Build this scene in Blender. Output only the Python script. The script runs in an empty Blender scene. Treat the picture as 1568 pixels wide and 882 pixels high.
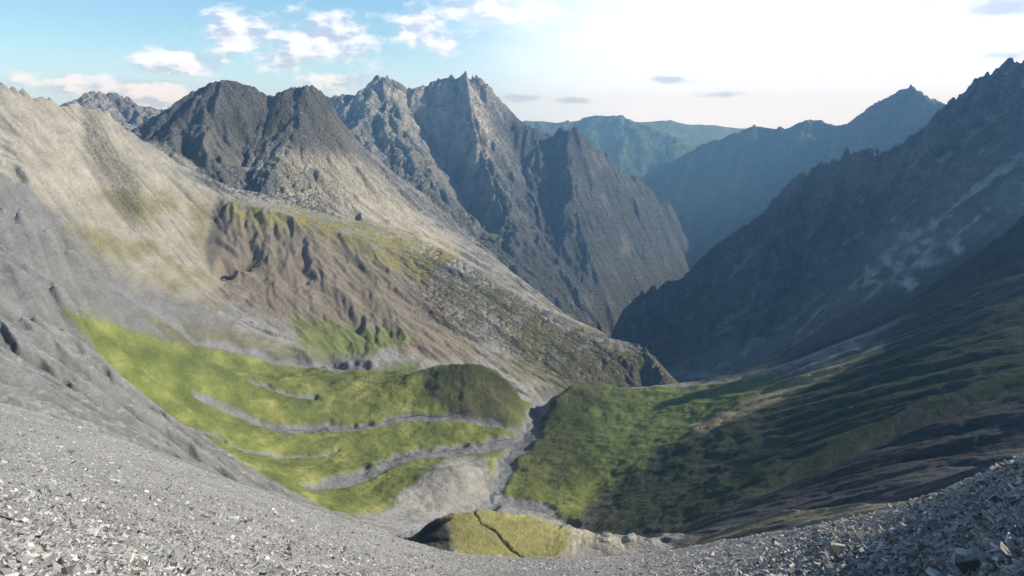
import bpy, math, numpy as np, time
from mathutils import Vector
T0=time.time()
F=1120.0; PITCH=math.radians(12.6); CX,CY=784.0,441.0
cp,sp=math.cos(PITCH),math.sin(PITCH)
rng=np.random.default_rng(7)
f32=np.float32
def bear(px,py):
    px=np.asarray(px,float);py=np.asarray(py,float)
    dx=px-CX;dy=CY-py
    y=F*cp+dy*sp; z=-F*sp+dy*cp
    h=np.hypot(dx,y)
    return np.arctan2(dx,y), z/h
def unbear(th,t):
    x=np.sin(th);y=np.cos(th)
    d=y*cp-t*sp; u=y*sp+t*cp
    return CX+F*x/d, CY-F*u/d
def sstep(a,b,x):
    k=np.clip((x-a)/(b-a),0,1); return k*k*(3-2*k)

# ---------------------------------------------------------------- noise
TB=np.random.default_rng(3).random((8,512*512)).astype(f32)
GX=np.cos(TB*2*math.pi).astype(f32);GY=np.sin(TB*2*math.pi).astype(f32)
def lat(ix,iy,seed):
    return ((ix+seed*37)&511)*512+((iy+seed*91)&511)
def perlin(x,y,seed=0):
    x=x.astype(f32) if hasattr(x,'astype') else f32(x);y=y.astype(f32)
    ix=np.floor(x).astype(np.int32);iy=np.floor(y).astype(np.int32);fx=x-ix;fy=y-iy
    fx=fx.astype(f32);fy=fy.astype(f32)
    u=fx*fx*fx*(fx*(fx*6-15)+10);v=fy*fy*fy*(fy*(fy*6-15)+10)
    k=seed%8
    def g(i,j):
        q=lat(ix+i,iy+j,seed)
        return GX[k][q]*(fx-i)+GY[k][q]*(fy-j)
    a=g(0,0);b=g(1,0);c=g(0,1);d=g(1,1)
    return f32(1.4)*((a*(1-u)+b*u)*(1-v)+(c*(1-u)+d*u)*v)
def fbm(x,y,oct=4,seed=0,ridged=False):
    s=0;a=1;tot=0
    for o in range(oct):
        n=perlin(x*2**o,y*2**o,seed+o*17)
        if ridged: n=1-2*np.abs(n)
        s=s+f32(a)*n;tot+=a;a*=.5
    return s/f32(tot)

# ---------------------------------------------------------------- terrain control lines  (bearing, elevation, distance)
EDGE=[(-300,520),(-100,585),(0,615),(150,660),(250,698),(400,752),(500,788),(560,806),(640,832),(700,848),(800,856),(970,853),(1100,830),(1200,812),(1300,797),(1400,767),(1480,737),(1568,698),(1700,640),(1900,560)]
L=[
[(-150,590,140),(0,632,140),(150,690,160),(300,755,200),(500,820,280),(640,858,330),(740,880,340),(900,885,340),(1000,880,300),(1100,855,270),(1250,835,220),(1400,800,180),(1568,740,150),(1750,690,150)],
[(-150,520,260),(0,545,280),(100,600,300),(240,695,350),(400,768,400),(500,802,420)],
[(-150,450,370),(0,468,400),(130,535,450),(240,648,520),(330,705,540),(440,755,540),(520,793,520),(620,824,480)],
[(-150,474,470),(0,496,510),(130,566,565),(240,666,620)],
[(-150,380,500),(-50,385,530),(60,425,580),(130,475,640),(200,550,700),(250,612,740)],
[(-50,414,645),(60,454,705),(130,506,770),(200,574,820)],
[(-150,300,600),(-50,305,650),(60,348,760),(120,395,850),(180,450,930),(240,500,1020),(300,540,1120)],
[(-50,336,820),(60,378,950),(120,424,1020),(190,467,1100)],
[(-150,250,800),(-30,250,950),(40,285,1020),(100,340,1100)],
[(120,512,900),(200,535,1080),(300,557,1200),(400,577,1260),(520,567,1380)],
[(250,620,860),(340,650,960),(420,655,1000),(520,652,1030),(640,642,1070),(740,652,1080),(800,657,1100)],
[(360,698,720),(470,716,820),(600,690,930),(700,680,980),(780,682,1005)],
[(480,752,660),(560,748,740),(640,738,740),(690,712,755),(738,706,780)],
[(545,790,560),(600,787,640),(660,782,690)],
[(650,800,640),(700,790,690),(755,775,740),(772,735,850),(790,700,950),(805,657,1110),(828,618,1280),(850,640,1450)],
[(760,770,740),(820,785,720),(870,805,700),(930,835,640),(1000,850,560)],
[(850,640,1450),(950,650,1650),(1100,640,1800),(1050,625,2050),(1000,592,2400),(965,570,2700),(935,542,3100),(925,532,3500),(935,527,4000),(1000,500,4600),(1088,430,6500),(1075,400,8200),(1020,330,9600)],
[(1100,640,1800),(1300,620,1800),(1480,490,1900),(1568,400,2000),(1750,300,2000)],
[(850,610,1180),(880,587,1250),(940,591,1280),(1000,593,1290),(1100,592,1250),(1185,594,1180)],
[(850,680,1000),(920,662,1060),(1000,645,1090),(1080,650,1020)],
[(820,765,790),(880,758,820),(930,735,880)],
[(560,590,1210),(600,578,1200),(640,567,1190),(690,553,1190),(740,554,1180),(775,575,1160),(800,605,1140)],
[(640,600,1150),(700,600,1120),(750,605,1115),(790,630,1110)],
[(640,585,1330),(700,590,1350),(760,600,1350),(830,615,1360),(880,610,1450)],
[(335,308,1950),(318,370,1750),(328,430,1600),(360,480,1480),(440,525,1380),(500,552,1330)],
[(345,308,1930),(400,318,1890),(480,343,1850),(560,370,1820),(640,400,1800),(680,440,1700),(720,500,1600),(745,548,1480)],
[(345,308,1930),(345,360,1800),(365,420,1640),(400,480,1500)],
[(370,440,1700),(330,445,1640)],
[(480,343,1850),(475,400,1700),(460,460,1560)],
[(560,370,1820),(590,450,1620),(625,520,1440)],
[(440,500,1450),(540,505,1480),(620,522,1460),(650,556,1390)],
[(300,270,2150),(330,288,2150),(400,300,2100),(450,292,2150),(520,330,2080),(600,350,2050),(680,385,1980),(720,410,1950),(760,450,1850),(820,520,1700),(870,580,1560)],
[(200,232,2400),(215,211,2420),(245,188,2450),(280,158,2480),(310,134,2500),(330,124,2500),(350,121,2500),(375,125,2500),(395,138,2500),(415,148,2520),(435,136,2520),(455,130,2530),(470,130,2530),(490,139,2540),(505,150,2550),(515,175,2560),(560,230,2560),(600,262,2550),(660,310,2500),(700,350,2450),(760,395,2400),(800,430,2350),(830,465,2250),(880,492,2150),(930,515,2030),(985,532,1900),(1010,560,1820),(1028,588,1760)],
[(345,121,2500),(320,200,2350),(310,265,2180)],
[(465,130,2530),(440,210,2350),(410,292,2110)],
[(415,148,2520),(400,200,2440),(370,260,2260)],
[(830,592,1480),(900,602,1530),(960,604,1600),(1030,612,1700)],
[(-150,110,1250),(0,132,1350),(60,150,1500),(90,162,1600),(150,164,1750),(172,185,1850),(215,216,2000),(260,247,2080),(300,272,2140)],
[(150,164,1750),(135,240,1450),(125,330,1200)],
[(60,150,1500),(35,215,1230),(45,270,1090)],
[(172,185,1850),(230,300,1650),(290,420,1500)],
[(190,210,1850),(185,300,1500),(210,400,1320),(260,470,1250)],
[(-100,172,4000),(100,176,4200),(130,157,4500),(150,143,4500),(185,152,4500),(215,164,4500),(255,170,4500),(290,185,4500),(400,205,4500)],
[(-150,230,3000),(100,230,3000),(200,262,3100),(350,262,3300),(520,300,3400),(600,330,3400),(700,400,3300),(800,480,3200),(880,530,3000),(930,550,2900)],
[(400,230,5200),(470,190,5200),(510,150,5200),(530,142,5200),(548,147,5200),(565,132,5200),(582,115,5200),(600,124,5200),(625,133,5200),(640,136,5200),(665,130,5200),(690,121,5200),(700,117,5200),(725,116,5200),(738,122,5200),(750,140,5200),(775,175,5200),(800,193,5200),(825,202,5200),(848,212,5180),(865,199,5100),(880,199,5100),(900,215,5200),(920,235,5300),(960,270,5700),(990,290,6000),(1030,325,6500),(1065,352,7000),(1088,382,7500)],
[(582,115,5200),(620,200,4750),(680,300,4200),(720,370,3900)],
[(712,117,5200),(720,180,4850),(760,290,4400),(800,390,3900),(840,465,3600)],
[(650,134,5200),(650,200,5000),(700,290,4650),(750,370,4150)],
[(848,212,5180),(800,260,4900),(830,350,4400),(870,440,3950)],
[(870,199,5100),(880,290,4700),(905,390,4300),(930,490,4080)],
[(960,270,5700),(980,350,5300),(1005,430,4950)],
[(942,503,3300),(960,478,3350),(985,452,3400),(1040,440,3500),(1075,402,3500),(1120,368,3500),(1160,335,3500),(1200,300,3500),(1240,262,3500),(1290,246,3450),(1350,230,3400),(1400,222,3350),(1430,205,3350),(1443,170,3400),(1450,147,3400),(1470,148,3400),(1500,130,3350),(1530,115,3300),(1545,97,3300),(1568,97,3200),(1650,80,3000),(1750,60,2800)],
[(1240,262,3500),(1180,380,3100),(1150,480,2800),(1120,585,2400)],
[(1350,230,3400),(1300,330,3200),(1230,440,2900),(1190,570,2450)],
[(1290,300,3380),(1240,400,3080),(1175,520,2680)],
[(1450,147,3400),(1400,280,2900),(1330,400,2500),(1250,540,2100)],
[(1400,222,3350),(1370,310,3120),(1300,440,2600)],
[(1568,97,3200),(1530,250,2600),(1480,390,2200)],
[(985,452,3400),(985,520,3100),(1000,575,2700)],
[(500,260,7500),(700,260,7500),(850,300,8000),(950,340,8200),(1020,362,8300)],
[(1180,400,7800),(1300,330,6800),(1400,360,6000),(1568,360,5800),(1750,300,5500)],
[(985,275,10500),(1020,252,10000),(1060,230,9600),(1100,212,9300),(1130,200,9100),(1158,189,9000),(1200,197,9000),(1225,190,9000),(1243,180,9000),(1275,193,8900),(1310,188,8800),(1400,200,8800)],
[(1158,189,9000),(1110,260,8700),(1105,350,8500)],
[(1243,180,9000),(1200,270,8400),(1170,330,8000)],
[(1255,256,8200),(1300,190,7700),(1340,155,7500),(1388,133,7500),(1420,146,7450),(1445,153,7400),(1500,175,7400),(1600,200,7400)],
[(1100,265,11000),(1250,265,11000),(1400,250,11500)],
[(800,330,9500),(900,300,11000),(985,284,11200),(1040,290,10800)],
[(600,230,13000),(805,184,13000),(850,190,13200),(890,184,13000),(918,176,13000),(945,177,13000),(985,195,12800),(1040,216,12500),(1090,226,12500)],
[(945,177,13000),(960,220,12000),(985,262,11600)],
[(800,225,16000),(1000,225,16000),(1200,225,16000),(1500,215,16000)],
[(-150,200,20000),(500,196,20000),(850,190,20000),(960,187,20000),(1010,184,20000),(1060,192,20000),(1130,196,20000),(1200,199,20000),(1750,200,20000)],
[(-150,215,22000),(1750,215,22000)],
# right-hand slopes
[(1750,200,1600),(1640,270,1550),(1568,330,1500),(1480,420,1400),(1400,480,1300),(1330,530,1200),(1250,565,1140),(1180,600,1070),(1080,652,970),(950,735,850),(900,785,770)],
[(1340,548,1110),(1250,586,1055),(1180,620,990),(1090,668,905)],
[(1750,370,1200),(1568,450,1150),(1450,520,1050),(1340,590,950),(1200,665,860),(1100,722,800),(1000,780,720)],
[(1750,520,880),(1568,560,880),(1450,600,820),(1330,650,770),(1200,712,710),(1100,772,660),(1030,815,620)],
[(1750,580,700),(1568,636,780),(1450,666,750),(1350,710,710),(1200,768,660)],
[(1750,540,600),(1568,612,600),(1450,642,580),(1350,680,560),(1250,730,540),(1150,775,520),(1020,833,500)],
[(1100,850,430),(1300,800,420),(1450,730,420),(1568,690,420)],
[(1010,845,330),(1050,833,330),(1100,814,330),(1180,787,320),(1200,780,315),(1230,784,310),(1300,774,290),(1400,765,260),(1500,748,230)],
[(1010,862,370),(1100,840,375),(1200,815,370),(1300,800,350),(1400,785,310)],
[(632,824,470),(655,802,465),(680,788,465),(740,780,470),(800,788,475),(850,803,470),(900,817,465),(975,828,440)],
[(628,850,440),(610,835,500)],
[(640,822,560),(740,815,580),(850,832,580)],
[(660,855,400),(700,866,395),(800,872,395),(960,868,390)],
]
for r_,d_ in ((50,70),(70,50),(95,42),(125,34)):
    L.append([(x,y+d_,r_) for x,y in EDGE if -200<x<1800])
for r_,d_ in ((170,30),(230,25)):
    L.append([(x,y+d_,r_) for x,y in EDGE if 480<x<1150])
TH0,TH1=-math.radians(47),math.radians(47); V0,V1=math.log(50.),math.log(22000.)
P=[]
for l in L:
    a=np.array(l,float); a[:,2]=np.log(a[:,2])
    th,t=bear(a[:,0],a[:,1]); q=np.stack([th,a[:,2],t],1)
    for i in range(len(a)-1):
        n=int(max(abs(q[i+1,0]-q[i,0]),abs(q[i+1,1]-q[i,1]))/.0015)+2
        k=np.linspace(0,1,n)[:,None]
        seg=a[i]*(1-k)+a[i+1]*k
        thh,tt=bear(seg[:,0],seg[:,1]); P.append(np.stack([thh,seg[:,2],tt],1))
P=np.concatenate(P)
P=P[(P[:,0]>TH0)&(P[:,0]<TH1)]
def grid_shape(h): return int(round((V1-V0)/h))+1,int(round((TH1-TH0)/h))+1
def resize(A,shape):
    def rs(A,n):
        x=np.linspace(0,A.shape[0]-1,n);i=np.clip(x.astype(int),0,A.shape[0]-2);f=(x-i)[:,None]
        return A[i]*(1-f)+A[i+1]*f
    return rs(rs(A,shape[0]).T,shape[1]).T.copy()
A=None
for h,it in ((.064,600),(.032,300),(.016,220),(.008,120),(.004,60)):
    ns=grid_shape(h)
    hi=(V1-V0)/(ns[0]-1);hj=(TH1-TH0)/(ns[1]-1)
    i=np.clip(np.round((P[:,1]-V0)/hi).astype(int),0,ns[0]-1);j=np.clip(np.round((P[:,0]-TH0)/hj).astype(int),0,ns[1]-1)
    S=np.zeros(ns);C=np.zeros(ns);np.add.at(S,(i,j),P[:,2]);np.add.at(C,(i,j),1)
    m=C>0;val=S[m]/C[m]
    A=np.full(ns,P[:,2].mean()) if A is None else resize(A,ns)
    A[m]=val
    for k in range(it):
        B=np.pad(A,1,mode='edge')
        A=.25*(B[:-2,1:-1]+B[2:,1:-1]+B[1:-1,:-2]+B[1:-1,2:])
        A[m]=val
def blur(A,n):
    for k in range(n):
        B=np.pad(A,1,mode='edge');A=.25*(B[:-2,1:-1]+B[2:,1:-1]+B[1:-1,:-2]+B[1:-1,2:])*.5+A*.5
    return A
H=.002
ns=grid_shape(H)
sharp=resize(blur(A,2),ns); soft=resize(blur(A,12),ns)
v=np.linspace(V0,V1,ns[0])[:,None]*np.ones((1,ns[1])); u=np.ones((ns[0],1))*np.linspace(TH0,TH1,ns[1])[None]
hv=(V1-V0)/(ns[0]-1);hu=(TH1-TH0)/(ns[1]-1)
R=np.exp(v)
px0,py0=unbear(u,soft)
valley=sstep(540,620,R)*(1-sstep(1330,1440,R))*sstep(90,220,px0)*(1-sstep(1100,1220,px0))
nearN=(1-sstep(1300,1500,R))*sstep(900,1050,px0)
nearS=(1-sstep(900,1200,R))*(1-sstep(300,600,px0))*(1-valley)
near=1-sstep(1300,1700,R)
softw=np.clip(valley*.8+nearN*.7+nearS*.15,0,1)
t=sharp*(1-softw)+soft*softw
amp=.0020+.0022*sstep(1500,2400,R)
t=t+amp*fbm(u*14,v*14,4,3)+nearS*.0035*fbm(u*18+3,v*18,4,55)
rockm=.50+0*R
rockm=rockm+.62*nearS*sstep(200,400,R)
rockm=rockm+.30*sstep(1000,1200,R)*(1-sstep(1900,2000,R))*(1-sstep(280,340,px0))
rockm=rockm*(1-.85*valley)
mid=sstep(1900,2150,R)
rockm=rockm*(1-mid)+mid*.70
mt=sstep(2700,3000,R); rockm=rockm*(1-mt)+mt*(1.05+.5*sstep(930,1000,px0)*(1-sstep(3700,4200,R)))
rockm=rockm*(1-.45*sstep(7000,8000,R))
rockm=rockm*sstep(100,250,R)
rockm=rockm*(.75+.55*sstep(-.4,.5,fbm(u*9,v*9,3,66)))
flank=sstep(1800,2000,R)*(1-sstep(2600,2700,R))*sstep(470,560,px0); rockm=rockm*(1-.35*flank)
def grads(t):
    z=t*R
    gv=np.gradient(z,hv,axis=0)/R; gu=np.gradient(z,hu,axis=1)/R
    return gu.astype(f32),gv.astype(f32)
gu,gv=grads(blur(t,10))
gsum=np.zeros(ns,f32)
wa=.006+.004*nearS
wu=(u+wa*perlin(u*40,v*40,91)+.5*wa*perlin(u*95,v*95,93)).astype(f32);wv=(v+wa*perlin(u*40,v*40,92)+.5*wa*perlin(u*95,v*95,94)).astype(f32)
rk32=rockm.astype(f32)
fb=(.35+.65*sstep(2000,2400,R)).astype(f32)
for o,(fr,am) in enumerate(((15,.0105),(30,.0070),(58,.0042),(112,.0022),(205,.0009))):
    if o==3: wu=u.astype(f32);wv=v.astype(f32)
    sl=np.hypot(gu,gv)+f32(1e-6)
    dx=gv/sl; dy=-gu/sl
    x=wu*f32(fr);y=wv*f32(fr)
    ix=np.floor(x).astype(np.int32);iy=np.floor(y).astype(np.int32);fx=(x-ix).astype(f32);fy=(y-iy).astype(f32)
    va=0;da=0;ws=0
    for a in (-1,0,1,2):
        for b in (-1,0,1,2):
            q=lat(ix+a,iy+b,11+o)
            ppx=fx-a-TB[0][q]*f32(.6);ppy=fy-b-TB[1][q]*f32(.6)
            ac=ppx*dx+ppy*dy; al=ppx*dy-ppy*dx
            w=np.exp(ac*ac*f32(-2.2)-al*al*f32(1.1)); m=ac*f32(5.65)+TB[2][q]
            va=va+np.cos(m)*w;da=da-np.sin(m)*w;ws=ws+w
    va=va/ws;da=da/ws
    k=f32(am)*rk32*sstep(.10,.5,sl)
    if o>=1: k=k*(1-(.25 if o==1 else .65)*nearN).astype(f32)
    if o>=3: k=k*(1-.5*nearS).astype(f32)
    t=t+k*(va-.25*va*va)
    gu=gu+fb*k*f32(fr*5.6)*da*dx; gv=gv+fb*k*f32(fr*5.6)*da*dy
    gsum+=va*f32(.6**o)
slp=np.hypot(*grads(t))
steep=sstep(.6,1.1,slp)
rough=fbm(u*60,v*60,5,31,True)
roughm=sstep(2100,2500,R)*(1-.6*flank)
summit=sstep(2150,2300,R)*(1-sstep(2700,2900,R))*(1-sstep(500,560,px0))
t=t+roughm*((.0020+.0026*summit)*rough*(.3+.7*steep))
bandm=sstep(1950,2050,R)*(1-sstep(2200,2300,R))*sstep(290,330,px0)*(1-sstep(480,560,px0))
t=t+bandm*.0048*rough
kn=sstep(1500,1600,R)*(1-sstep(1950,2050,R))*sstep(600,680,px0)
t=t+kn*.0030*rough
spur=sstep(1400,1480,R)*(1-sstep(1650,1740,R))*sstep(120,150,px0)*(1-sstep(200,230,px0))
t=t+spur*.0030*rough
t=t+valley*(.0060*fbm(u*26,v*26,3,143)+.0014*fbm(u*75,v*75,3,147))
t=t+near*(1-.6*nearN)*.0006*fbm(u*90,v*90,3,44)
print('shape',time.time()-T0)
px,py=unbear(u,t)
def dist_poly(line,x,y,closed=False):
    x=x.astype(f32);y=y.astype(f32)
    d=np.full(x.shape,1e9,f32);ins=np.zeros(x.shape,bool)
    n=len(line)
    for i in range(n if closed else n-1):
        ax,ay=line[i];bx,by=line[(i+1)%n]
        ex,ey=bx-ax,by-ay
        k=np.clip(((x-ax)*ex+(y-ay)*ey)*(1/(ex*ex+ey*ey+1e-9)),0,1)
        d=np.minimum(d,np.hypot(x-ax-k*ex,y-ay-k*ey))
        if closed and ay!=by:
            c=((ay>y)!=(by>y))&(x<(bx-ax)*(y-ay)/(by-ay)+ax)
            ins^=c
    return np.where(ins,-d,d) if closed else d
vv=.12*v+1.0*t
jx=fbm(u*30,vv*30,5,201);jy=fbm(u*30,vv*30,5,301)
def region(poly,r0,r1,feather=12,jit=22):
    out=np.zeros(ns,f32);m=(R>r0)&(R<r1)
    xs=[p[0] for p in poly];m&=(px>min(xs)-50)&(px<max(xs)+50)
    d=dist_poly(poly,px[m]+jit*jx[m],py[m]+jit*.6*jy[m],True)
    out[m]=1-sstep(-feather,feather,d); return out
def river(line,w,r0,r1,jit=14):
    out=np.zeros(ns,f32);m=(R>r0)&(R<r1)
    xs=[p[0] for p in line];m&=(px>min(xs)-40)&(px<max(xs)+40)
    d=dist_poly(line,px[m]+jit*jx[m],py[m]+jit*.6*jy[m])
    ww=w*(1+.9*jy[m]); out[m]=1-sstep(.55,1.35,d/ww); return out
stream=np.zeros(ns,f32)
for ln,w in (([(170,430),(250,482),(300,520),(420,545),(520,562),(560,560)],5.5),
             ([(300,602),(350,625),(400,645),(430,657),(550,652),(620,637),(700,637),(800,655)],6),
             ([(470,742),(530,735),(560,727),(600,705),(640,692),(720,685),(790,672)],9),
             ([(700,690),(760,680),(810,665)],8),
             ([(748,780),(764,755),(772,720),(785,690),(810,665),(815,640),(828,618)],13),
             ([(770,765),(820,775),(850,785),(880,805)],7),
             ([(380,580),(430,600),(480,610)],2.5),
             ([(300,655),(380,690),(430,700),(520,690)],2.5)):
    stream=np.maximum(stream,river(ln,w,600,1750))
crack=river([(722,780),(738,800),(760,815),(778,835),(800,850)],1.7,385,500,10)
t=t-.0052*blur(stream,3)-.003*crack
gu,gv=grads(t);slp=np.hypot(gu,gv)
z=t*R
# ---------------------------------------------------------------- ground cover colours (albedo, some light and shade painted in)
def C3(a): return np.array(a,f32)[None,None]
def mix(a,b,m): return a*(1-m[...,None])+b*m[...,None]
n1=fbm(u*22,vv*22,5,401);n2=fbm(u*70,vv*70,4,501)
scree=C3((.35,.345,.33));rock=C3((.165,.162,.157));tan=C3((.46,.41,.32))
grass=C3((.185,.215,.062));olive=C3((.165,.155,.062));dgreen=C3((.055,.078,.034));pale=C3((.50,.47,.41))
col=np.ones(ns+(3,),f32)*scree
col=mix(col,rock,sstep(.6,1.0,slp+.25*n1+.15*n2)*.8)
col=mix(col,C3((.19,.19,.19)),nearS*sstep(.0,.9,-gsum+.4*n1)*.55)  # shading between the ribs painted into the scree colour
crm=sstep(3400,3700,R)*(1-sstep(7000,7800,R))
crm=crm*(1-sstep(930,980,px)*(R<4200))
col=mix(col,C3((.46,.43,.385)),crm*sstep(-.5,.2,n1+.4*gsum)*(1-.75*sstep(100,-700,z))*(1-.75*sstep(740,820,px))*.9)  # pale rock fades rightwards, where the massif's shade is painted in
col=mix(col,pale,sstep(.1,.5,-gsum*.5+n1*.5)*sstep(1900,2400,R)*(1-sstep(.85,1.3,slp))*.65)
veg=sstep(2500,3400,R)*sstep(.0,1.0,-z/700+.15+n1*.6+.25*gsum)*(1-sstep(1.0,1.35,slp+.2*n2))
col=mix(col,dgreen,np.clip(veg,0,1)*.7)
col=mix(col,C3((.10,.108,.10)),crm*sstep(740,830,px)*(1-sstep(.2,.6,n1+.3*gsum))*.75)  # shaded right half of the massif painted darker
rface=sstep(1950,2200,R)*(1-sstep(3700,3900,R))*sstep(950,1000,px)
col=mix(col,C3((.20,.195,.185)),rface*.6)
col=mix(col,C3((.085,.095,.055)),rface*sstep(-.1,.4,n1+.3*gsum)*.7)
col=mix(col,C3((.58,.56,.52)),sstep(.1,.45,-gsum*.6+n2*.35+.15*n1)*rface*.75)
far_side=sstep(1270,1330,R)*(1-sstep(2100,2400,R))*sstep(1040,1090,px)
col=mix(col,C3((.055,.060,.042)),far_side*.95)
fw=sstep(7800,8600,R); col=mix(col,C3((.085,.135,.06)),fw*.9*(1-sstep(.1,.6,n2)*.4))
col=mix(col,C3((.24,.24,.13)),fw*sstep(.1,.5,n1+.4*gsum)*.5)
def paint(c,m,s=1.):
    global col
    col=mix(col,c,np.clip(m,0,1)*s)
paint(C3((.60,.58,.55)),region([(1340,390),(1400,340),(1450,330),(1470,380),(1400,440),(1300,440)],2100,3400,12,40)*sstep(-.1,.3,n2),.8)
paint(C3((.64,.58,.49)),region([(570,125),(640,140),(700,118),(745,125),(760,230),(740,280),(700,230),(660,215),(620,190)],4400,5400,12,26)*sstep(-.3,.2,n2),.75)  # pale rock, lifted further to paint its sunlit upper faces
paint(tan,region([(-200,90),(60,140),(170,170),(330,300),(330,460),(200,430),(100,330),(-200,230)],1050,2300,20),.6)
paint(olive,region([(120,300),(200,290),(330,305),(315,430),(330,470),(200,420),(110,360)],1000,2000,20,40)*sstep(-.3,.3,n1),.8)
paint(C3((.18,.165,.13)),region([(210,215),(345,110),(480,120),(560,230),(520,280),(400,250),(330,270),(290,250)],2050,2700,18,30)*sstep(-.7,.2,n2),.85)
paint(C3((.085,.088,.06)),region([(210,215),(345,110),(520,120),(540,200),(400,200),(330,240),(290,250)],2050,2700,18,30)*sstep(-.1,.4,n1),.7)
paint(tan,region([(420,230),(540,240),(720,400),(640,390),(540,330),(430,300)],1900,2700,15),.85)
paint(C3((.24,.195,.14)),region([(330,315),(480,335),(640,400),(740,550),(640,550),(560,500),(430,500),(330,450)],1300,2000,14),.8)
paint(C3((.07,.066,.058)),region([(335,305),(352,320),(345,370),(325,420),(312,380)],1500,2000,6,8),.7)
paint(C3((.27,.245,.09)),region([(345,308),(470,322),(600,350),(700,390),(640,430),(560,395),(480,352),(350,345)],1700,2200,12)*sstep(-.4,.05,n2),.9)
paint(grass,region([(440,485),(560,500),(640,518),(560,545),(470,540)],1300,1650,10),.9)
paint(olive,region([(640,400),(760,430),(900,500),(1000,540),(1050,600),(860,610),(760,560),(690,470)],1450,2500,18,40)*sstep(-.4,.2,n1),.8)
paint(C3((.11,.11,.05)),region([(880,500),(985,525),(1040,590),(960,600),(850,590),(800,540)],1400,2100,14,30)*sstep(-.4,.2,n2),.8)
paint(olive,region([(140,480),(200,480),(440,520),(520,560),(300,540)],1000,1600,14,30),.6)
vg=region([(100,470),(200,508),(300,528),(400,548),(480,564),(560,562),(640,558),(700,545),(790,565),(830,600),(880,575),(1210,580),(1110,650),(960,735),(880,800),(820,785),(765,755),(745,700),(690,702),(630,735),(600,775),(500,800),(430,765),(330,715),(240,655),(180,590)],540,1280,8)
vg=np.maximum(vg,region([(100,470),(200,508),(300,528),(400,548),(480,564),(560,562),(640,558),(640,600),(300,600)],1200,1420,8))
paint(grass,vg,1.)
paint(C3((.34,.325,.115)),vg*sstep(-.05,.55,n1+.25*n2)*(1-sstep(800,900,px)),.7)
paint(C3((.10,.125,.042)),vg*sstep(-.05,.45,-n1+.3*n2),.65)
paint(C3((.10,.095,.05)),region([(650,560),(740,548),(790,580),(805,640),(700,640),(650,605)],1050,1300,12),.75)  # olive-brown knoll, with its shadow painted into the colour
paint(C3((.055,.065,.032)),region([(845,600),(900,590),(960,610),(900,640),(930,690),(880,740),(800,760),(800,680)],780,1350,12,40),.65)  # cast-shadow patch painted dark on the meadow
paint(C3((.15,.19,.065)),region([(920,600),(1190,588),(1080,655),(930,740),(900,700),(920,640)],780,1290,14,30),.7)
paint(C3((.36,.345,.32)),region([(690,712),(738,708),(748,760),(690,785),(640,798),(602,785),(640,740)],560,900,7),.97)
paint(C3((.16,.175,.06)),region([(790,700),(830,690),(850,760),(800,765)],700,950,6),.7)
paint(C3((.38,.35,.13)),region([(676,790),(740,778),(800,786),(860,800),(905,820),(885,838),(850,875),(700,875),(690,820)],385,520,6,14),.97)
paint(C3((.44,.40,.32)),region([(880,806),(975,822),(990,850),(860,860)],385,500,6,10),.9)
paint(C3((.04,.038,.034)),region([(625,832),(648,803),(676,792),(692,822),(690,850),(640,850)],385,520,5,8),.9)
paint(C3((.08,.07,.045)),crack,.8)
paint(C3((.235,.235,.245)),stream,.95)
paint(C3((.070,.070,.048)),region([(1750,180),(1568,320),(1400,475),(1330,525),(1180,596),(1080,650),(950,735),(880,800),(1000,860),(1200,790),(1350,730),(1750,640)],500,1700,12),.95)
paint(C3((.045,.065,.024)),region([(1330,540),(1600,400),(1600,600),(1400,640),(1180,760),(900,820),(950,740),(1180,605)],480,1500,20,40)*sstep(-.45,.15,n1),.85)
paint(C3((.40,.34,.20)),region([(1350,526),(1180,598),(1060,652),(1072,662),(1200,610),(1350,540)],860,1300,5,10),.85)  # sunlit crest of the right spur painted in as a tan band
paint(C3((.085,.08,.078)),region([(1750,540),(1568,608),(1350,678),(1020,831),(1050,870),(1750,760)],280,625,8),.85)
paint(C3((.32,.27,.17)),region([(1000,850),(1200,775),(1420,760),(1420,785),(1200,800),(1050,850)],200,360,6),.85)
paint(C3((.28,.25,.18)),region([(1190,300),(1240,260),(1440,215),(1440,260),(1250,320)],3000,3600,16),.75)
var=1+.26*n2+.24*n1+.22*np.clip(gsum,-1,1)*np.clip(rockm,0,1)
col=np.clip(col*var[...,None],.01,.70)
print('colour',time.time()-T0)

def make_grid_mesh(name,X,Y,Z,attrs):
    nr,nc=X.shape
    me=bpy.data.meshes.new(name);nv=nr*nc;nf=(nr-1)*(nc-1)
    me.vertices.add(nv);me.vertices.foreach_set('co',np.stack([X,Y,Z],-1).astype(np.float32).ravel())
    idx=np.arange(nv,dtype=np.int32).reshape(nr,nc)
    q=np.stack([idx[:-1,:-1],idx[:-1,1:],idx[1:,1:],idx[1:,:-1]],-1).reshape(-1)
    me.loops.add(nf*4);me.loops.foreach_set('vertex_index',q)
    me.polygons.add(nf);me.polygons.foreach_set('loop_start',np.arange(0,nf*4,4,dtype=np.int32))
    me.polygons.foreach_set('use_smooth',np.ones(nf,bool))
    me.update(calc_edges=True)
    for n,(typ,arr) in attrs.items():
        at=me.attributes.new(n,typ,'POINT')
        if typ=='FLOAT_COLOR':
            arr=np.concatenate([arr.reshape(-1,3),np.ones((nv,1))],1);at.data.foreach_set('color',arr.astype(np.float32).ravel())
        elif typ=='FLOAT_VECTOR': at.data.foreach_set('vector',arr.astype(np.float32).ravel())
        else: at.data.foreach_set('value',arr.astype(np.float32).ravel())
    ob=bpy.data.objects.new(name,me);bpy.context.collection.objects.link(ob)
    return ob
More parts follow.
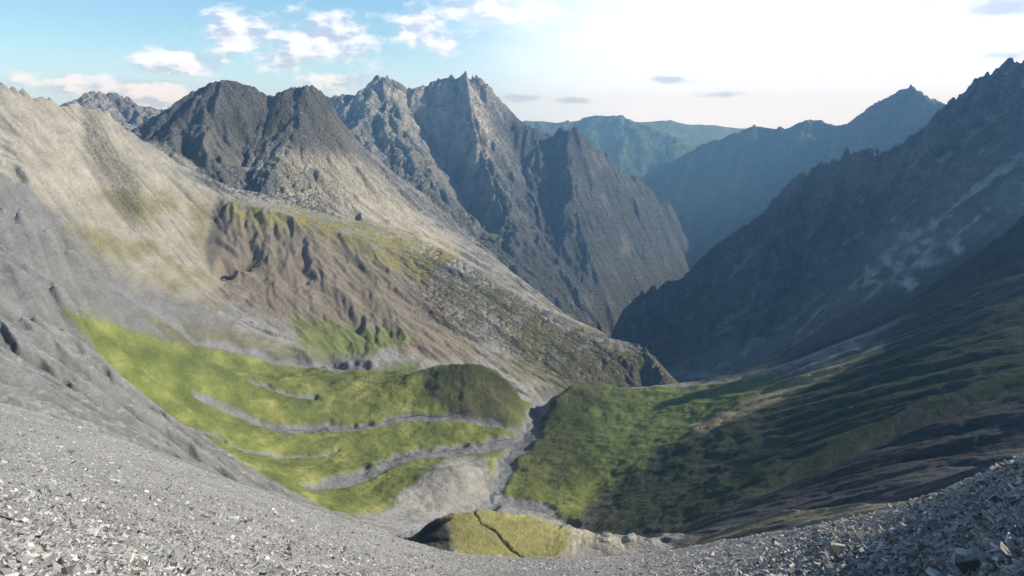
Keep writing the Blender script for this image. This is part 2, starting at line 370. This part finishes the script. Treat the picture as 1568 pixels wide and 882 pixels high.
class NT:
    def __init__(s,nt): s.nt=nt
    def n(s,typ,**kw):
        nd=s.nt.nodes.new(typ)
        for k,v in kw.items(): setattr(nd,k,v)
        return nd
    def l(s,a,b): s.nt.links.new(a,b)
    def m(s,op,a,b=None,c=None,clamp=False):
        nd=s.n('ShaderNodeMath',operation=op);nd.use_clamp=clamp
        for i,x in enumerate((a,b,c)):
            if x is None: continue
            if isinstance(x,(int,float)): nd.inputs[i].default_value=x
            else: s.l(x,nd.inputs[i])
        return nd.outputs[0]
def attr(N,name):
    return N.n('ShaderNodeAttribute',attribute_name=name)
def terrain_mat():
    m=bpy.data.materials.new('mountain_ground');m.use_nodes=True
    N=NT(m.node_tree);b=m.node_tree.nodes['Principled BSDF']
    b.inputs['Roughness'].default_value=.95;b.inputs['Specular IOR Level'].default_value=.1
    c=attr(N,'Col');lp=attr(N,'lp');rr=attr(N,'rr');rk=attr(N,'rk')
    n=N.n('ShaderNodeTexNoise');n.inputs['Scale'].default_value=190;n.inputs['Detail'].default_value=6;n.inputs['Roughness'].default_value=.72
    N.l(lp.outputs['Vector'],n.inputs['Vector'])
    n2=N.n('ShaderNodeTexNoise');n2.inputs['Scale'].default_value=520;n2.inputs['Detail'].default_value=2;n2.inputs['Roughness'].default_value=.7
    N.l(lp.outputs['Vector'],n2.inputs['Vector'])
    k=N.m('MULTIPLY',N.m('SUBTRACT',n2.outputs[0],.5),N.m('MULTIPLY_ADD',rk.outputs['Fac'],1.7,.65))
    k=N.m('ADD',k,N.m('MULTIPLY',N.m('SUBTRACT',n.outputs[0],.5),.9))
    k=N.m('MAXIMUM',N.m('ADD',k,1.0),.15)
    mx=N.n('ShaderNodeVectorMath',operation='SCALE');N.l(c.outputs['Color'],mx.inputs[0]);N.l(k,mx.inputs['Scale'])
    N.l(mx.outputs[0],b.inputs['Base Color'])
    h=N.m('ADD',N.m('MULTIPLY',n.outputs[0],1.0),N.m('MULTIPLY',n2.outputs[0],.25))
    h=N.m('MULTIPLY',N.m('MULTIPLY',h,rr.outputs['Fac']),N.m('MULTIPLY_ADD',rk.outputs['Fac'],.010,.0016))
    bp=N.n('ShaderNodeBump');bp.inputs['Strength'].default_value=1;bp.inputs['Distance'].default_value=1
    N.l(h,bp.inputs['Height']);N.l(bp.outputs[0],b.inputs['Normal'])
    return m
rk=np.clip(np.maximum(roughm,np.maximum(np.maximum(bandm,kn),spur)*.9)*sstep(.3,.9,slp)+.06,0,1)
lp=np.stack([u,.12*v,t],-1)
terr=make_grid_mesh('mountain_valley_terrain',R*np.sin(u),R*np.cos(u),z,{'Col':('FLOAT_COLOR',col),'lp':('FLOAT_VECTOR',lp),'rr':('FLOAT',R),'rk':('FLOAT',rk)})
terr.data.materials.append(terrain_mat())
print('terrain',ns,time.time()-T0)

# ---------------------------------------------------------------- mountain stream: thin braids of water lying on the gravel bed
Rrow=R[:,0];jc=lambda th:int(np.clip(round((th-TH0)/hu),0,ns[1]-1))
def on_ground(x,y,rmin=620):
    th_,t_=bear(x,y);j=jc(float(th_))
    ok=np.nonzero((Rrow>rmin)&(t[:,j]>=float(t_)))[0]
    i=ok[0] if len(ok) else int(np.searchsorted(Rrow,900))
    return float(Rrow[i]*math.sin(th_)),float(Rrow[i]*math.cos(th_))
def ground_z(x,y):
    r_=math.hypot(x,y);th_=math.atan2(x,y)
    fi=(math.log(r_)-V0)/hv;fj=(th_-TH0)/hu;i=int(fi);j=int(fj);a=fi-i;b=fj-j
    return (z[i,j]*(1-a)*(1-b)+z[i+1,j]*a*(1-b)+z[i,j+1]*(1-a)*b+z[i+1,j+1]*a*b)
wv_,wf_=[],[]
for ln,wd in (([(754,772),(765,754),(772,722),(786,692),(808,667),(814,645)],2.2),([(560,728),(600,706),(640,693),(720,686),(790,673)],1.3),([(430,657),(550,652),(620,638),(700,638),(795,654)],1.1)):
    pts=[on_ground(*p) for p in ln]
    dense=[]
    for a_,b_ in zip(pts[:-1],pts[1:]):
        for k in np.linspace(0,1,14,endpoint=False): dense.append((a_[0]*(1-k)+b_[0]*k,a_[1]*(1-k)+b_[1]*k))
    D=np.array(dense)
    for k in range(6): D[1:-1]=.25*D[:-2]+.5*D[1:-1]+.25*D[2:]
    sarc=np.arange(len(D));tan_=np.gradient(D,axis=0);nrm=np.stack([-tan_[:,1],tan_[:,0]],1);nrm/=np.linalg.norm(nrm,axis=1)[:,None]+1e-9
    D=D+nrm*(2.2*np.sin(sarc*.33)+1.0*np.sin(sarc*.8+1))[:,None]
    b0=len(wv_)
    for k in range(len(D)):
        w_=wd*(.7+.4*math.sin(k*.9))
        for sgn in (-1,0,1):
            x_,y_=D[k]+nrm[k]*w_*sgn
            wv_.append((x_,y_,ground_z(x_,y_)+.30))
        if k:
            o=b0+k*3
            wf_+= [(o-3,o-2,o+1,o),(o-2,o-1,o+2,o+1)]
me=bpy.data.meshes.new('mountain_stream');me.from_pydata(wv_,[],wf_);me.update()
for p_ in me.polygons: p_.use_smooth=True
ob=bpy.data.objects.new('mountain_stream',me);bpy.context.collection.objects.link(ob)
m=bpy.data.materials.new('stream_water');m.use_nodes=True;N=NT(m.node_tree);b=m.node_tree.nodes['Principled BSDF']
b.inputs['Base Color'].default_value=(.10,.125,.14,1);b.inputs['Roughness'].default_value=.2
no=N.n('ShaderNodeTexNoise');no.inputs['Scale'].default_value=.8;geo=N.n('ShaderNodeNewGeometry');N.l(geo.outputs['Position'],no.inputs['Vector'])
bp=N.n('ShaderNodeBump');bp.inputs['Distance'].default_value=.2;N.l(no.outputs[0],bp.inputs['Height']);N.l(bp.outputs[0],b.inputs['Normal'])
me.materials.append(m)

# ---------------------------------------------------------------- foreground scree
e=np.array(EDGE,float);eth,et=bear(e[:,0],e[:,1])
def smooth_edge(th):
    s=0
    for d in (-.03,-.015,0,.015,.03): s=s+np.interp(th+d,eth,et)
    return s/5
HC=1.7
def re_of(th):
    return np.interp(th,[-.7,-.3,0,.25,.45,.7],[34,36,36,30,17,12])
def fz(th,r):
    te=smooth_edge(th);re=re_of(th)
    s=-te-HC/re
    z=-HC-s*r-.17*np.maximum(r-re,0)
    x=r*np.sin(th);y=r*np.cos(th)
    z=z+.14*fbm(x*.25,y*.25,3,61)*sstep(2,8,r)+.07*fbm(x*1.1,y*1.1,3,62)
    return z
r=np.exp(np.arange(math.log(.8),math.log(62),.006));th=np.arange(-1.15,1.15,.006)
rr,tt=np.meshgrid(r,th,indexing='ij')
zz=fz(tt,rr)
X=rr*np.sin(tt);Y=rr*np.cos(tt)
nn=fbm(X*.5,Y*.5,4,71)
fc=np.array((.44,.42,.385))[None,None]*(1+.3*nn[...,None])
fg=make_grid_mesh('scree_foreground',X,Y,zz,{'Col':('FLOAT_COLOR',fc)})
m=bpy.data.materials.new('fine_scree');m.use_nodes=True;N=NT(m.node_tree);b=m.node_tree.nodes['Principled BSDF']
b.inputs['Roughness'].default_value=.9;b.inputs['Specular IOR Level'].default_value=.15
geo=N.n('ShaderNodeNewGeometry');c=attr(N,'Col')
vo=N.n('ShaderNodeTexVoronoi');vo.inputs['Scale'].default_value=34;N.l(geo.outputs['Position'],vo.inputs['Vector'])
no=N.n('ShaderNodeTexNoise');no.inputs['Scale'].default_value=9;no.inputs['Detail'].default_value=8;no.inputs['Roughness'].default_value=.7;N.l(geo.outputs['Position'],no.inputs['Vector'])
sep=N.n('ShaderNodeSeparateColor');N.l(vo.outputs['Color'],sep.inputs[0])
k=N.m('ADD',N.m('MULTIPLY_ADD',sep.outputs[0],.7,.25),N.m('MULTIPLY',no.outputs[0],.7))
mx=N.n('ShaderNodeVectorMath',operation='SCALE');N.l(c.outputs['Color'],mx.inputs[0]);N.l(k,mx.inputs['Scale']);N.l(mx.outputs[0],b.inputs['Base Color'])
h=N.m('ADD',N.m('MULTIPLY',vo.outputs['Distance'],-.6),no.outputs[0])
bp=N.n('ShaderNodeBump');bp.inputs['Strength'].default_value=1;bp.inputs['Distance'].default_value=.045;N.l(h,bp.inputs['Height']);N.l(bp.outputs[0],b.inputs['Normal'])
fg.data.materials.append(m)
NSN=150000
sth=rng.uniform(-.78,.82,NSN)
te=-smooth_edge(sth);re=re_of(sth);s=te-HC/re
tb=rng.uniform(0,1,NSN)
tlo=te-.004;thi=np.full(NSN,.80)
tq=tlo+(thi-tlo)*tb
sr=HC/np.maximum(tq-s,.03);sr=np.clip(sr,1.5,46)
right=sstep(.15,.5,sth)
size=np.exp(rng.normal(math.log(.0165),.54,NSN));size=np.maximum(size,sr*.0011)
size*=1+.5*right
big=rng.uniform(0,1,NSN)<.004;size=np.where(big,size*2.5,size);size=np.minimum(size,.11)
sz=fz(sth,sr)
base=np.array([[-1,-1,-1],[1,-1,-1],[1,1,-1],[-1,1,-1],[-1,-1,1],[1,-1,1],[1,1,1],[-1,1,1]],float)*.5
V=np.repeat(base[None],NSN,0)+rng.uniform(-.28,.28,(NSN,8,3))
sc=np.stack([size*rng.uniform(.9,2.4,NSN),size*rng.uniform(.6,1.3,NSN),size*rng.uniform(.12,.4,NSN)],1)
V*=sc[:,None]
def rot(ax,an):
    c,s_=np.cos(an),np.sin(an);o=np.zeros_like(c);i=np.ones_like(c)
    if ax==2: M=[[c,-s_,o],[s_,c,o],[o,o,i]]
    elif ax==0: M=[[i,o,o],[o,c,-s_],[o,s_,c]]
    else: M=[[c,o,s_],[o,i,o],[-s_,o,c]]
    return np.moveaxis(np.array(M),2,0)
M=rot(2,rng.uniform(0,6.28,NSN))@rot(0,rng.normal(0,.45,NSN))@rot(1,rng.normal(0,.45,NSN))@rot(2,rng.uniform(0,6.28,NSN))
V=np.einsum('nij,nkj->nki',M,V)
V[:,:,0]+=(sr*np.sin(sth))[:,None];V[:,:,1]+=(sr*np.cos(sth))[:,None];V[:,:,2]+=(sz+sc[:,2]*.4)[:,None]
me=bpy.data.meshes.new('scree_stones')
me.vertices.add(NSN*8);me.vertices.foreach_set('co',V.astype(np.float32).ravel())
fq=np.array([[0,3,2,1],[4,5,6,7],[0,1,5,4],[1,2,6,5],[2,3,7,6],[3,0,4,7]])
q=(fq[None]+np.arange(NSN)[:,None,None]*8).astype(np.int32).ravel()
me.loops.add(len(q));me.loops.foreach_set('vertex_index',q)
me.polygons.add(NSN*6);me.polygons.foreach_set('loop_start',np.arange(0,len(q),4,dtype=np.int32))
me.polygons.foreach_set('use_smooth',np.zeros(NSN*6,bool))
me.update(calc_edges=True)
tone=np.exp(rng.normal(math.log(.42),.38,NSN))*(1-.25*right);tone=np.clip(tone,.10,.75)
warm=rng.uniform(-.02,.12,NSN)
sc3=np.stack([tone*(1+warm),tone,tone*(1-warm)],1)
sc3=np.concatenate([sc3,np.ones((NSN,1))],1)
at=me.attributes.new('Col','FLOAT_COLOR','POINT');at.data.foreach_set('color',np.repeat(sc3,8,0).astype(np.float32).ravel())
st=bpy.data.objects.new('scree_stones',me);bpy.context.collection.objects.link(st)
m=bpy.data.materials.new('slate_stone');m.use_nodes=True;N=NT(m.node_tree);b=m.node_tree.nodes['Principled BSDF']
b.inputs['Roughness'].default_value=.8;b.inputs['Specular IOR Level'].default_value=.2
geo=N.n('ShaderNodeNewGeometry');c=attr(N,'Col');no=N.n('ShaderNodeTexNoise');no.inputs['Scale'].default_value=30;no.inputs['Detail'].default_value=4;N.l(geo.outputs['Position'],no.inputs['Vector'])
mx=N.n('ShaderNodeVectorMath',operation='SCALE');N.l(c.outputs['Color'],mx.inputs[0]);N.l(N.m('MULTIPLY_ADD',no.outputs[0],.8,.6),mx.inputs['Scale']);N.l(mx.outputs[0],b.inputs['Base Color'])
me.materials.append(m)

# ---------------------------------------------------------------- haze
SUN_AZ=math.radians(82);SUN_EL=math.radians(28)
def haze(loc,scale,c_,dens):
    bpy.ops.mesh.primitive_cube_add(size=1,location=loc)
    hz=bpy.context.object;hz.name='haze_air';hz.scale=scale
    m=bpy.data.materials.new('haze_air');m.use_nodes=True;nt=m.node_tree
    nt.nodes.remove(nt.nodes['Principled BSDF']);N=NT(nt)
    vs=N.n('ShaderNodeVolumeScatter');vs.inputs['Color'].default_value=c_;vs.inputs['Density'].default_value=dens;vs.inputs['Anisotropy'].default_value=.0
    N.l(vs.outputs[0],nt.nodes['Material Output'].inputs['Volume'])
    hz.data.materials.append(m)
haze((0,6750,-1025),(44000,16500,3150),(.27,.56,1,1),7.5e-5)

# ---------------------------------------------------------------- world
w=bpy.data.worlds.new('World');bpy.context.scene.world=w;w.use_nodes=True;nt=w.node_tree;N=NT(nt)
bg=nt.nodes['Background'];bg.inputs['Strength'].default_value=.10
sky=N.n('ShaderNodeTexSky',sky_type='NISHITA');sky.sun_disc=False;sky.sun_elevation=SUN_EL;sky.sun_rotation=SUN_AZ;sky.altitude=1500;sky.air_density=1.2;sky.dust_density=.3
tint=N.n('ShaderNodeVectorMath',operation='MULTIPLY');N.l(sky.outputs[0],tint.inputs[0]);tint.inputs[1].default_value=(1.12,1.5,1.8)
tc=N.n('ShaderNodeTexCoord');sx=N.n('ShaderNodeSeparateXYZ');N.l(tc.outputs['Generated'],sx.inputs[0])
az=N.m('ARCTAN2',sx.outputs[0],sx.outputs[1]);el=N.m('ARCSINE',sx.outputs[2])
zen=N.n('ShaderNodeMapRange',interpolation_type='SMOOTHSTEP');zen.inputs['From Min'].default_value=.2;zen.inputs['From Max'].default_value=.8;zen.inputs['To Min'].default_value=1;zen.inputs['To Max'].default_value=.22;N.l(el,zen.inputs[0])
tint2=N.n('ShaderNodeVectorMath',operation='SCALE');N.l(tint.outputs[0],tint2.inputs[0]);N.l(zen.outputs[0],tint2.inputs['Scale'])
hor=N.n('ShaderNodeMapRange',interpolation_type='SMOOTHSTEP');hor.inputs['From Min'].default_value=.0;hor.inputs['From Max'].default_value=.11;hor.inputs['To Min'].default_value=.85;hor.inputs['To Max'].default_value=0;N.l(el,hor.inputs[0])
hmix=N.n('ShaderNodeMix',data_type='RGBA');N.l(hor.outputs[0],hmix.inputs['Factor']);N.l(tint2.outputs[0],hmix.inputs['A']);hmix.inputs['B'].default_value=(6.6,9.2,14.0,1)
cv=N.n('ShaderNodeCombineXYZ');N.l(az,cv.inputs[0]);N.l(N.m('MULTIPLY',el,2.0),cv.inputs[1])
def noise(vec,scale,detail,rough,off=None):
    n=N.n('ShaderNodeTexNoise');n.inputs['Scale'].default_value=scale;n.inputs['Detail'].default_value=detail;n.inputs['Roughness'].default_value=rough
    if off:
        a=N.n('ShaderNodeVectorMath',operation='ADD');N.l(vec,a.inputs[0]);a.inputs[1].default_value=off;vec=a.outputs[0]
    N.l(vec,n.inputs['Vector']);return n.outputs[0]
def ell(cx,cy,rx,ry):
    th_,t_=bear(cx,cy);e0=math.atan(float(t_))
    a=N.m('DIVIDE',N.m('SUBTRACT',az,float(th_)),rx/1180.);b_=N.m('DIVIDE',N.m('SUBTRACT',el,e0),ry/1180.)
    return N.m('SUBTRACT',1,N.m('SQRT',N.m('ADD',N.m('MULTIPLY',a,a),N.m('MULTIPLY',b_,b_))))
blob=None
for c_ in ((375,50,70,30),(500,60,85,38),(425,92,40,20),(275,95,65,24),(180,135,130,20),(230,152,120,16),(640,45,50,30),(680,65,45,20),(760,12,100,28),(840,22,35,14),(925,45,35,18),(510,125,60,16),(1060,5,70,14)):
    d=ell(*c_);blob=d if blob is None else N.m('MAXIMUM',blob,d)
blob=N.m('MAXIMUM',blob,-1.2)
nz=noise(cv.outputs[0],24,8,.6);nzs=noise(cv.outputs[0],24,8,.6,(.010,.020,0))
dens=N.m('ADD',blob,N.m('MULTIPLY',N.m('SUBTRACT',nz,.5),2.8))
mr=N.n('ShaderNodeMapRange',interpolation_type='SMOOTHSTEP');mr.inputs['From Min'].default_value=-.2;mr.inputs['From Max'].default_value=.6;N.l(dens,mr.inputs[0])
cm=mr.outputs[0]
lit=N.m('MULTIPLY_ADD',N.m('SUBTRACT',nz,nzs),6.0,.60,clamp=True)
cr=N.n('ShaderNodeMix',data_type='RGBA');cr.inputs['A'].default_value=(5.8,6.9,9.2,1);cr.inputs['B'].default_value=(11.,11.6,13.2,1);N.l(lit,cr.inputs['Factor'])
mixc=N.n('ShaderNodeMix',data_type='RGBA');N.l(N.m('MULTIPLY',cm,.92),mixc.inputs['Factor']);N.l(hmix.outputs['Result'],mixc.inputs['A']);N.l(cr.outputs['Result'],mixc.inputs['B'])
gl=N.m('ADD',ell(1330,70,660,380),N.m('MULTIPLY',N.m('SUBTRACT',noise(cv.outputs[0],5,6,.55),.5),.6))
mr2=N.n('ShaderNodeMapRange',interpolation_type='SMOOTHSTEP');mr2.inputs['From Min'].default_value=-.12;mr2.inputs['From Max'].default_value=.55;N.l(gl,mr2.inputs[0])
mix2=N.n('ShaderNodeMix',data_type='RGBA');N.l(mr2.outputs[0],mix2.inputs['Factor']);N.l(mixc.outputs['Result'],mix2.inputs['A']);mix2.inputs['B'].default_value=(11.0,12.6,17.0,1)
gb=None
for c_ in ((800,150,60,9),(870,154,45,7),(1030,122,50,8),(1110,145,55,7),(1540,8,80,18),(1550,85,40,10)):
    d=ell(*c_);gb=d if gb is None else N.m('MAXIMUM',gb,d)
gb=N.m('ADD',N.m('MAXIMUM',gb,-1.2),N.m('MULTIPLY',N.m('SUBTRACT',nz,.5),2.4))
mr3=N.n('ShaderNodeMapRange',interpolation_type='SMOOTHSTEP');mr3.inputs['From Min'].default_value=.0;mr3.inputs['From Max'].default_value=.9;N.l(gb,mr3.inputs[0])
mix3=N.n('ShaderNodeMix',data_type='RGBA');N.l(N.m('MULTIPLY',mr3.outputs[0],.75),mix3.inputs['Factor']);N.l(mix2.outputs['Result'],mix3.inputs['A']);mix3.inputs['B'].default_value=(5.4,6.9,9.2,1)
N.l(mix3.outputs['Result'],bg.inputs['Color'])

sd=Vector((math.sin(SUN_AZ)*math.cos(SUN_EL),math.cos(SUN_AZ)*math.cos(SUN_EL),math.sin(SUN_EL)))
sl=bpy.data.lights.new('sun','SUN');sl.energy=5.0;sl.angle=math.radians(.53);sl.color=(1,.965,.89)
so=bpy.data.objects.new('sun',sl);so.rotation_euler=sd.to_track_quat('Z','Y').to_euler();bpy.context.collection.objects.link(so)
cam=bpy.data.cameras.new('camera');cam.sensor_width=36;cam.lens=36*F/1568;cam.clip_start=.1;cam.clip_end=60000
co=bpy.data.objects.new('camera',cam);co.rotation_euler=(math.pi/2-PITCH,0,0);bpy.context.collection.objects.link(co)
sc_=bpy.context.scene;sc_.camera=co
sc_.view_settings.view_transform='Standard';sc_.view_settings.look='None';sc_.view_settings.exposure=0
print('done',time.time()-T0)
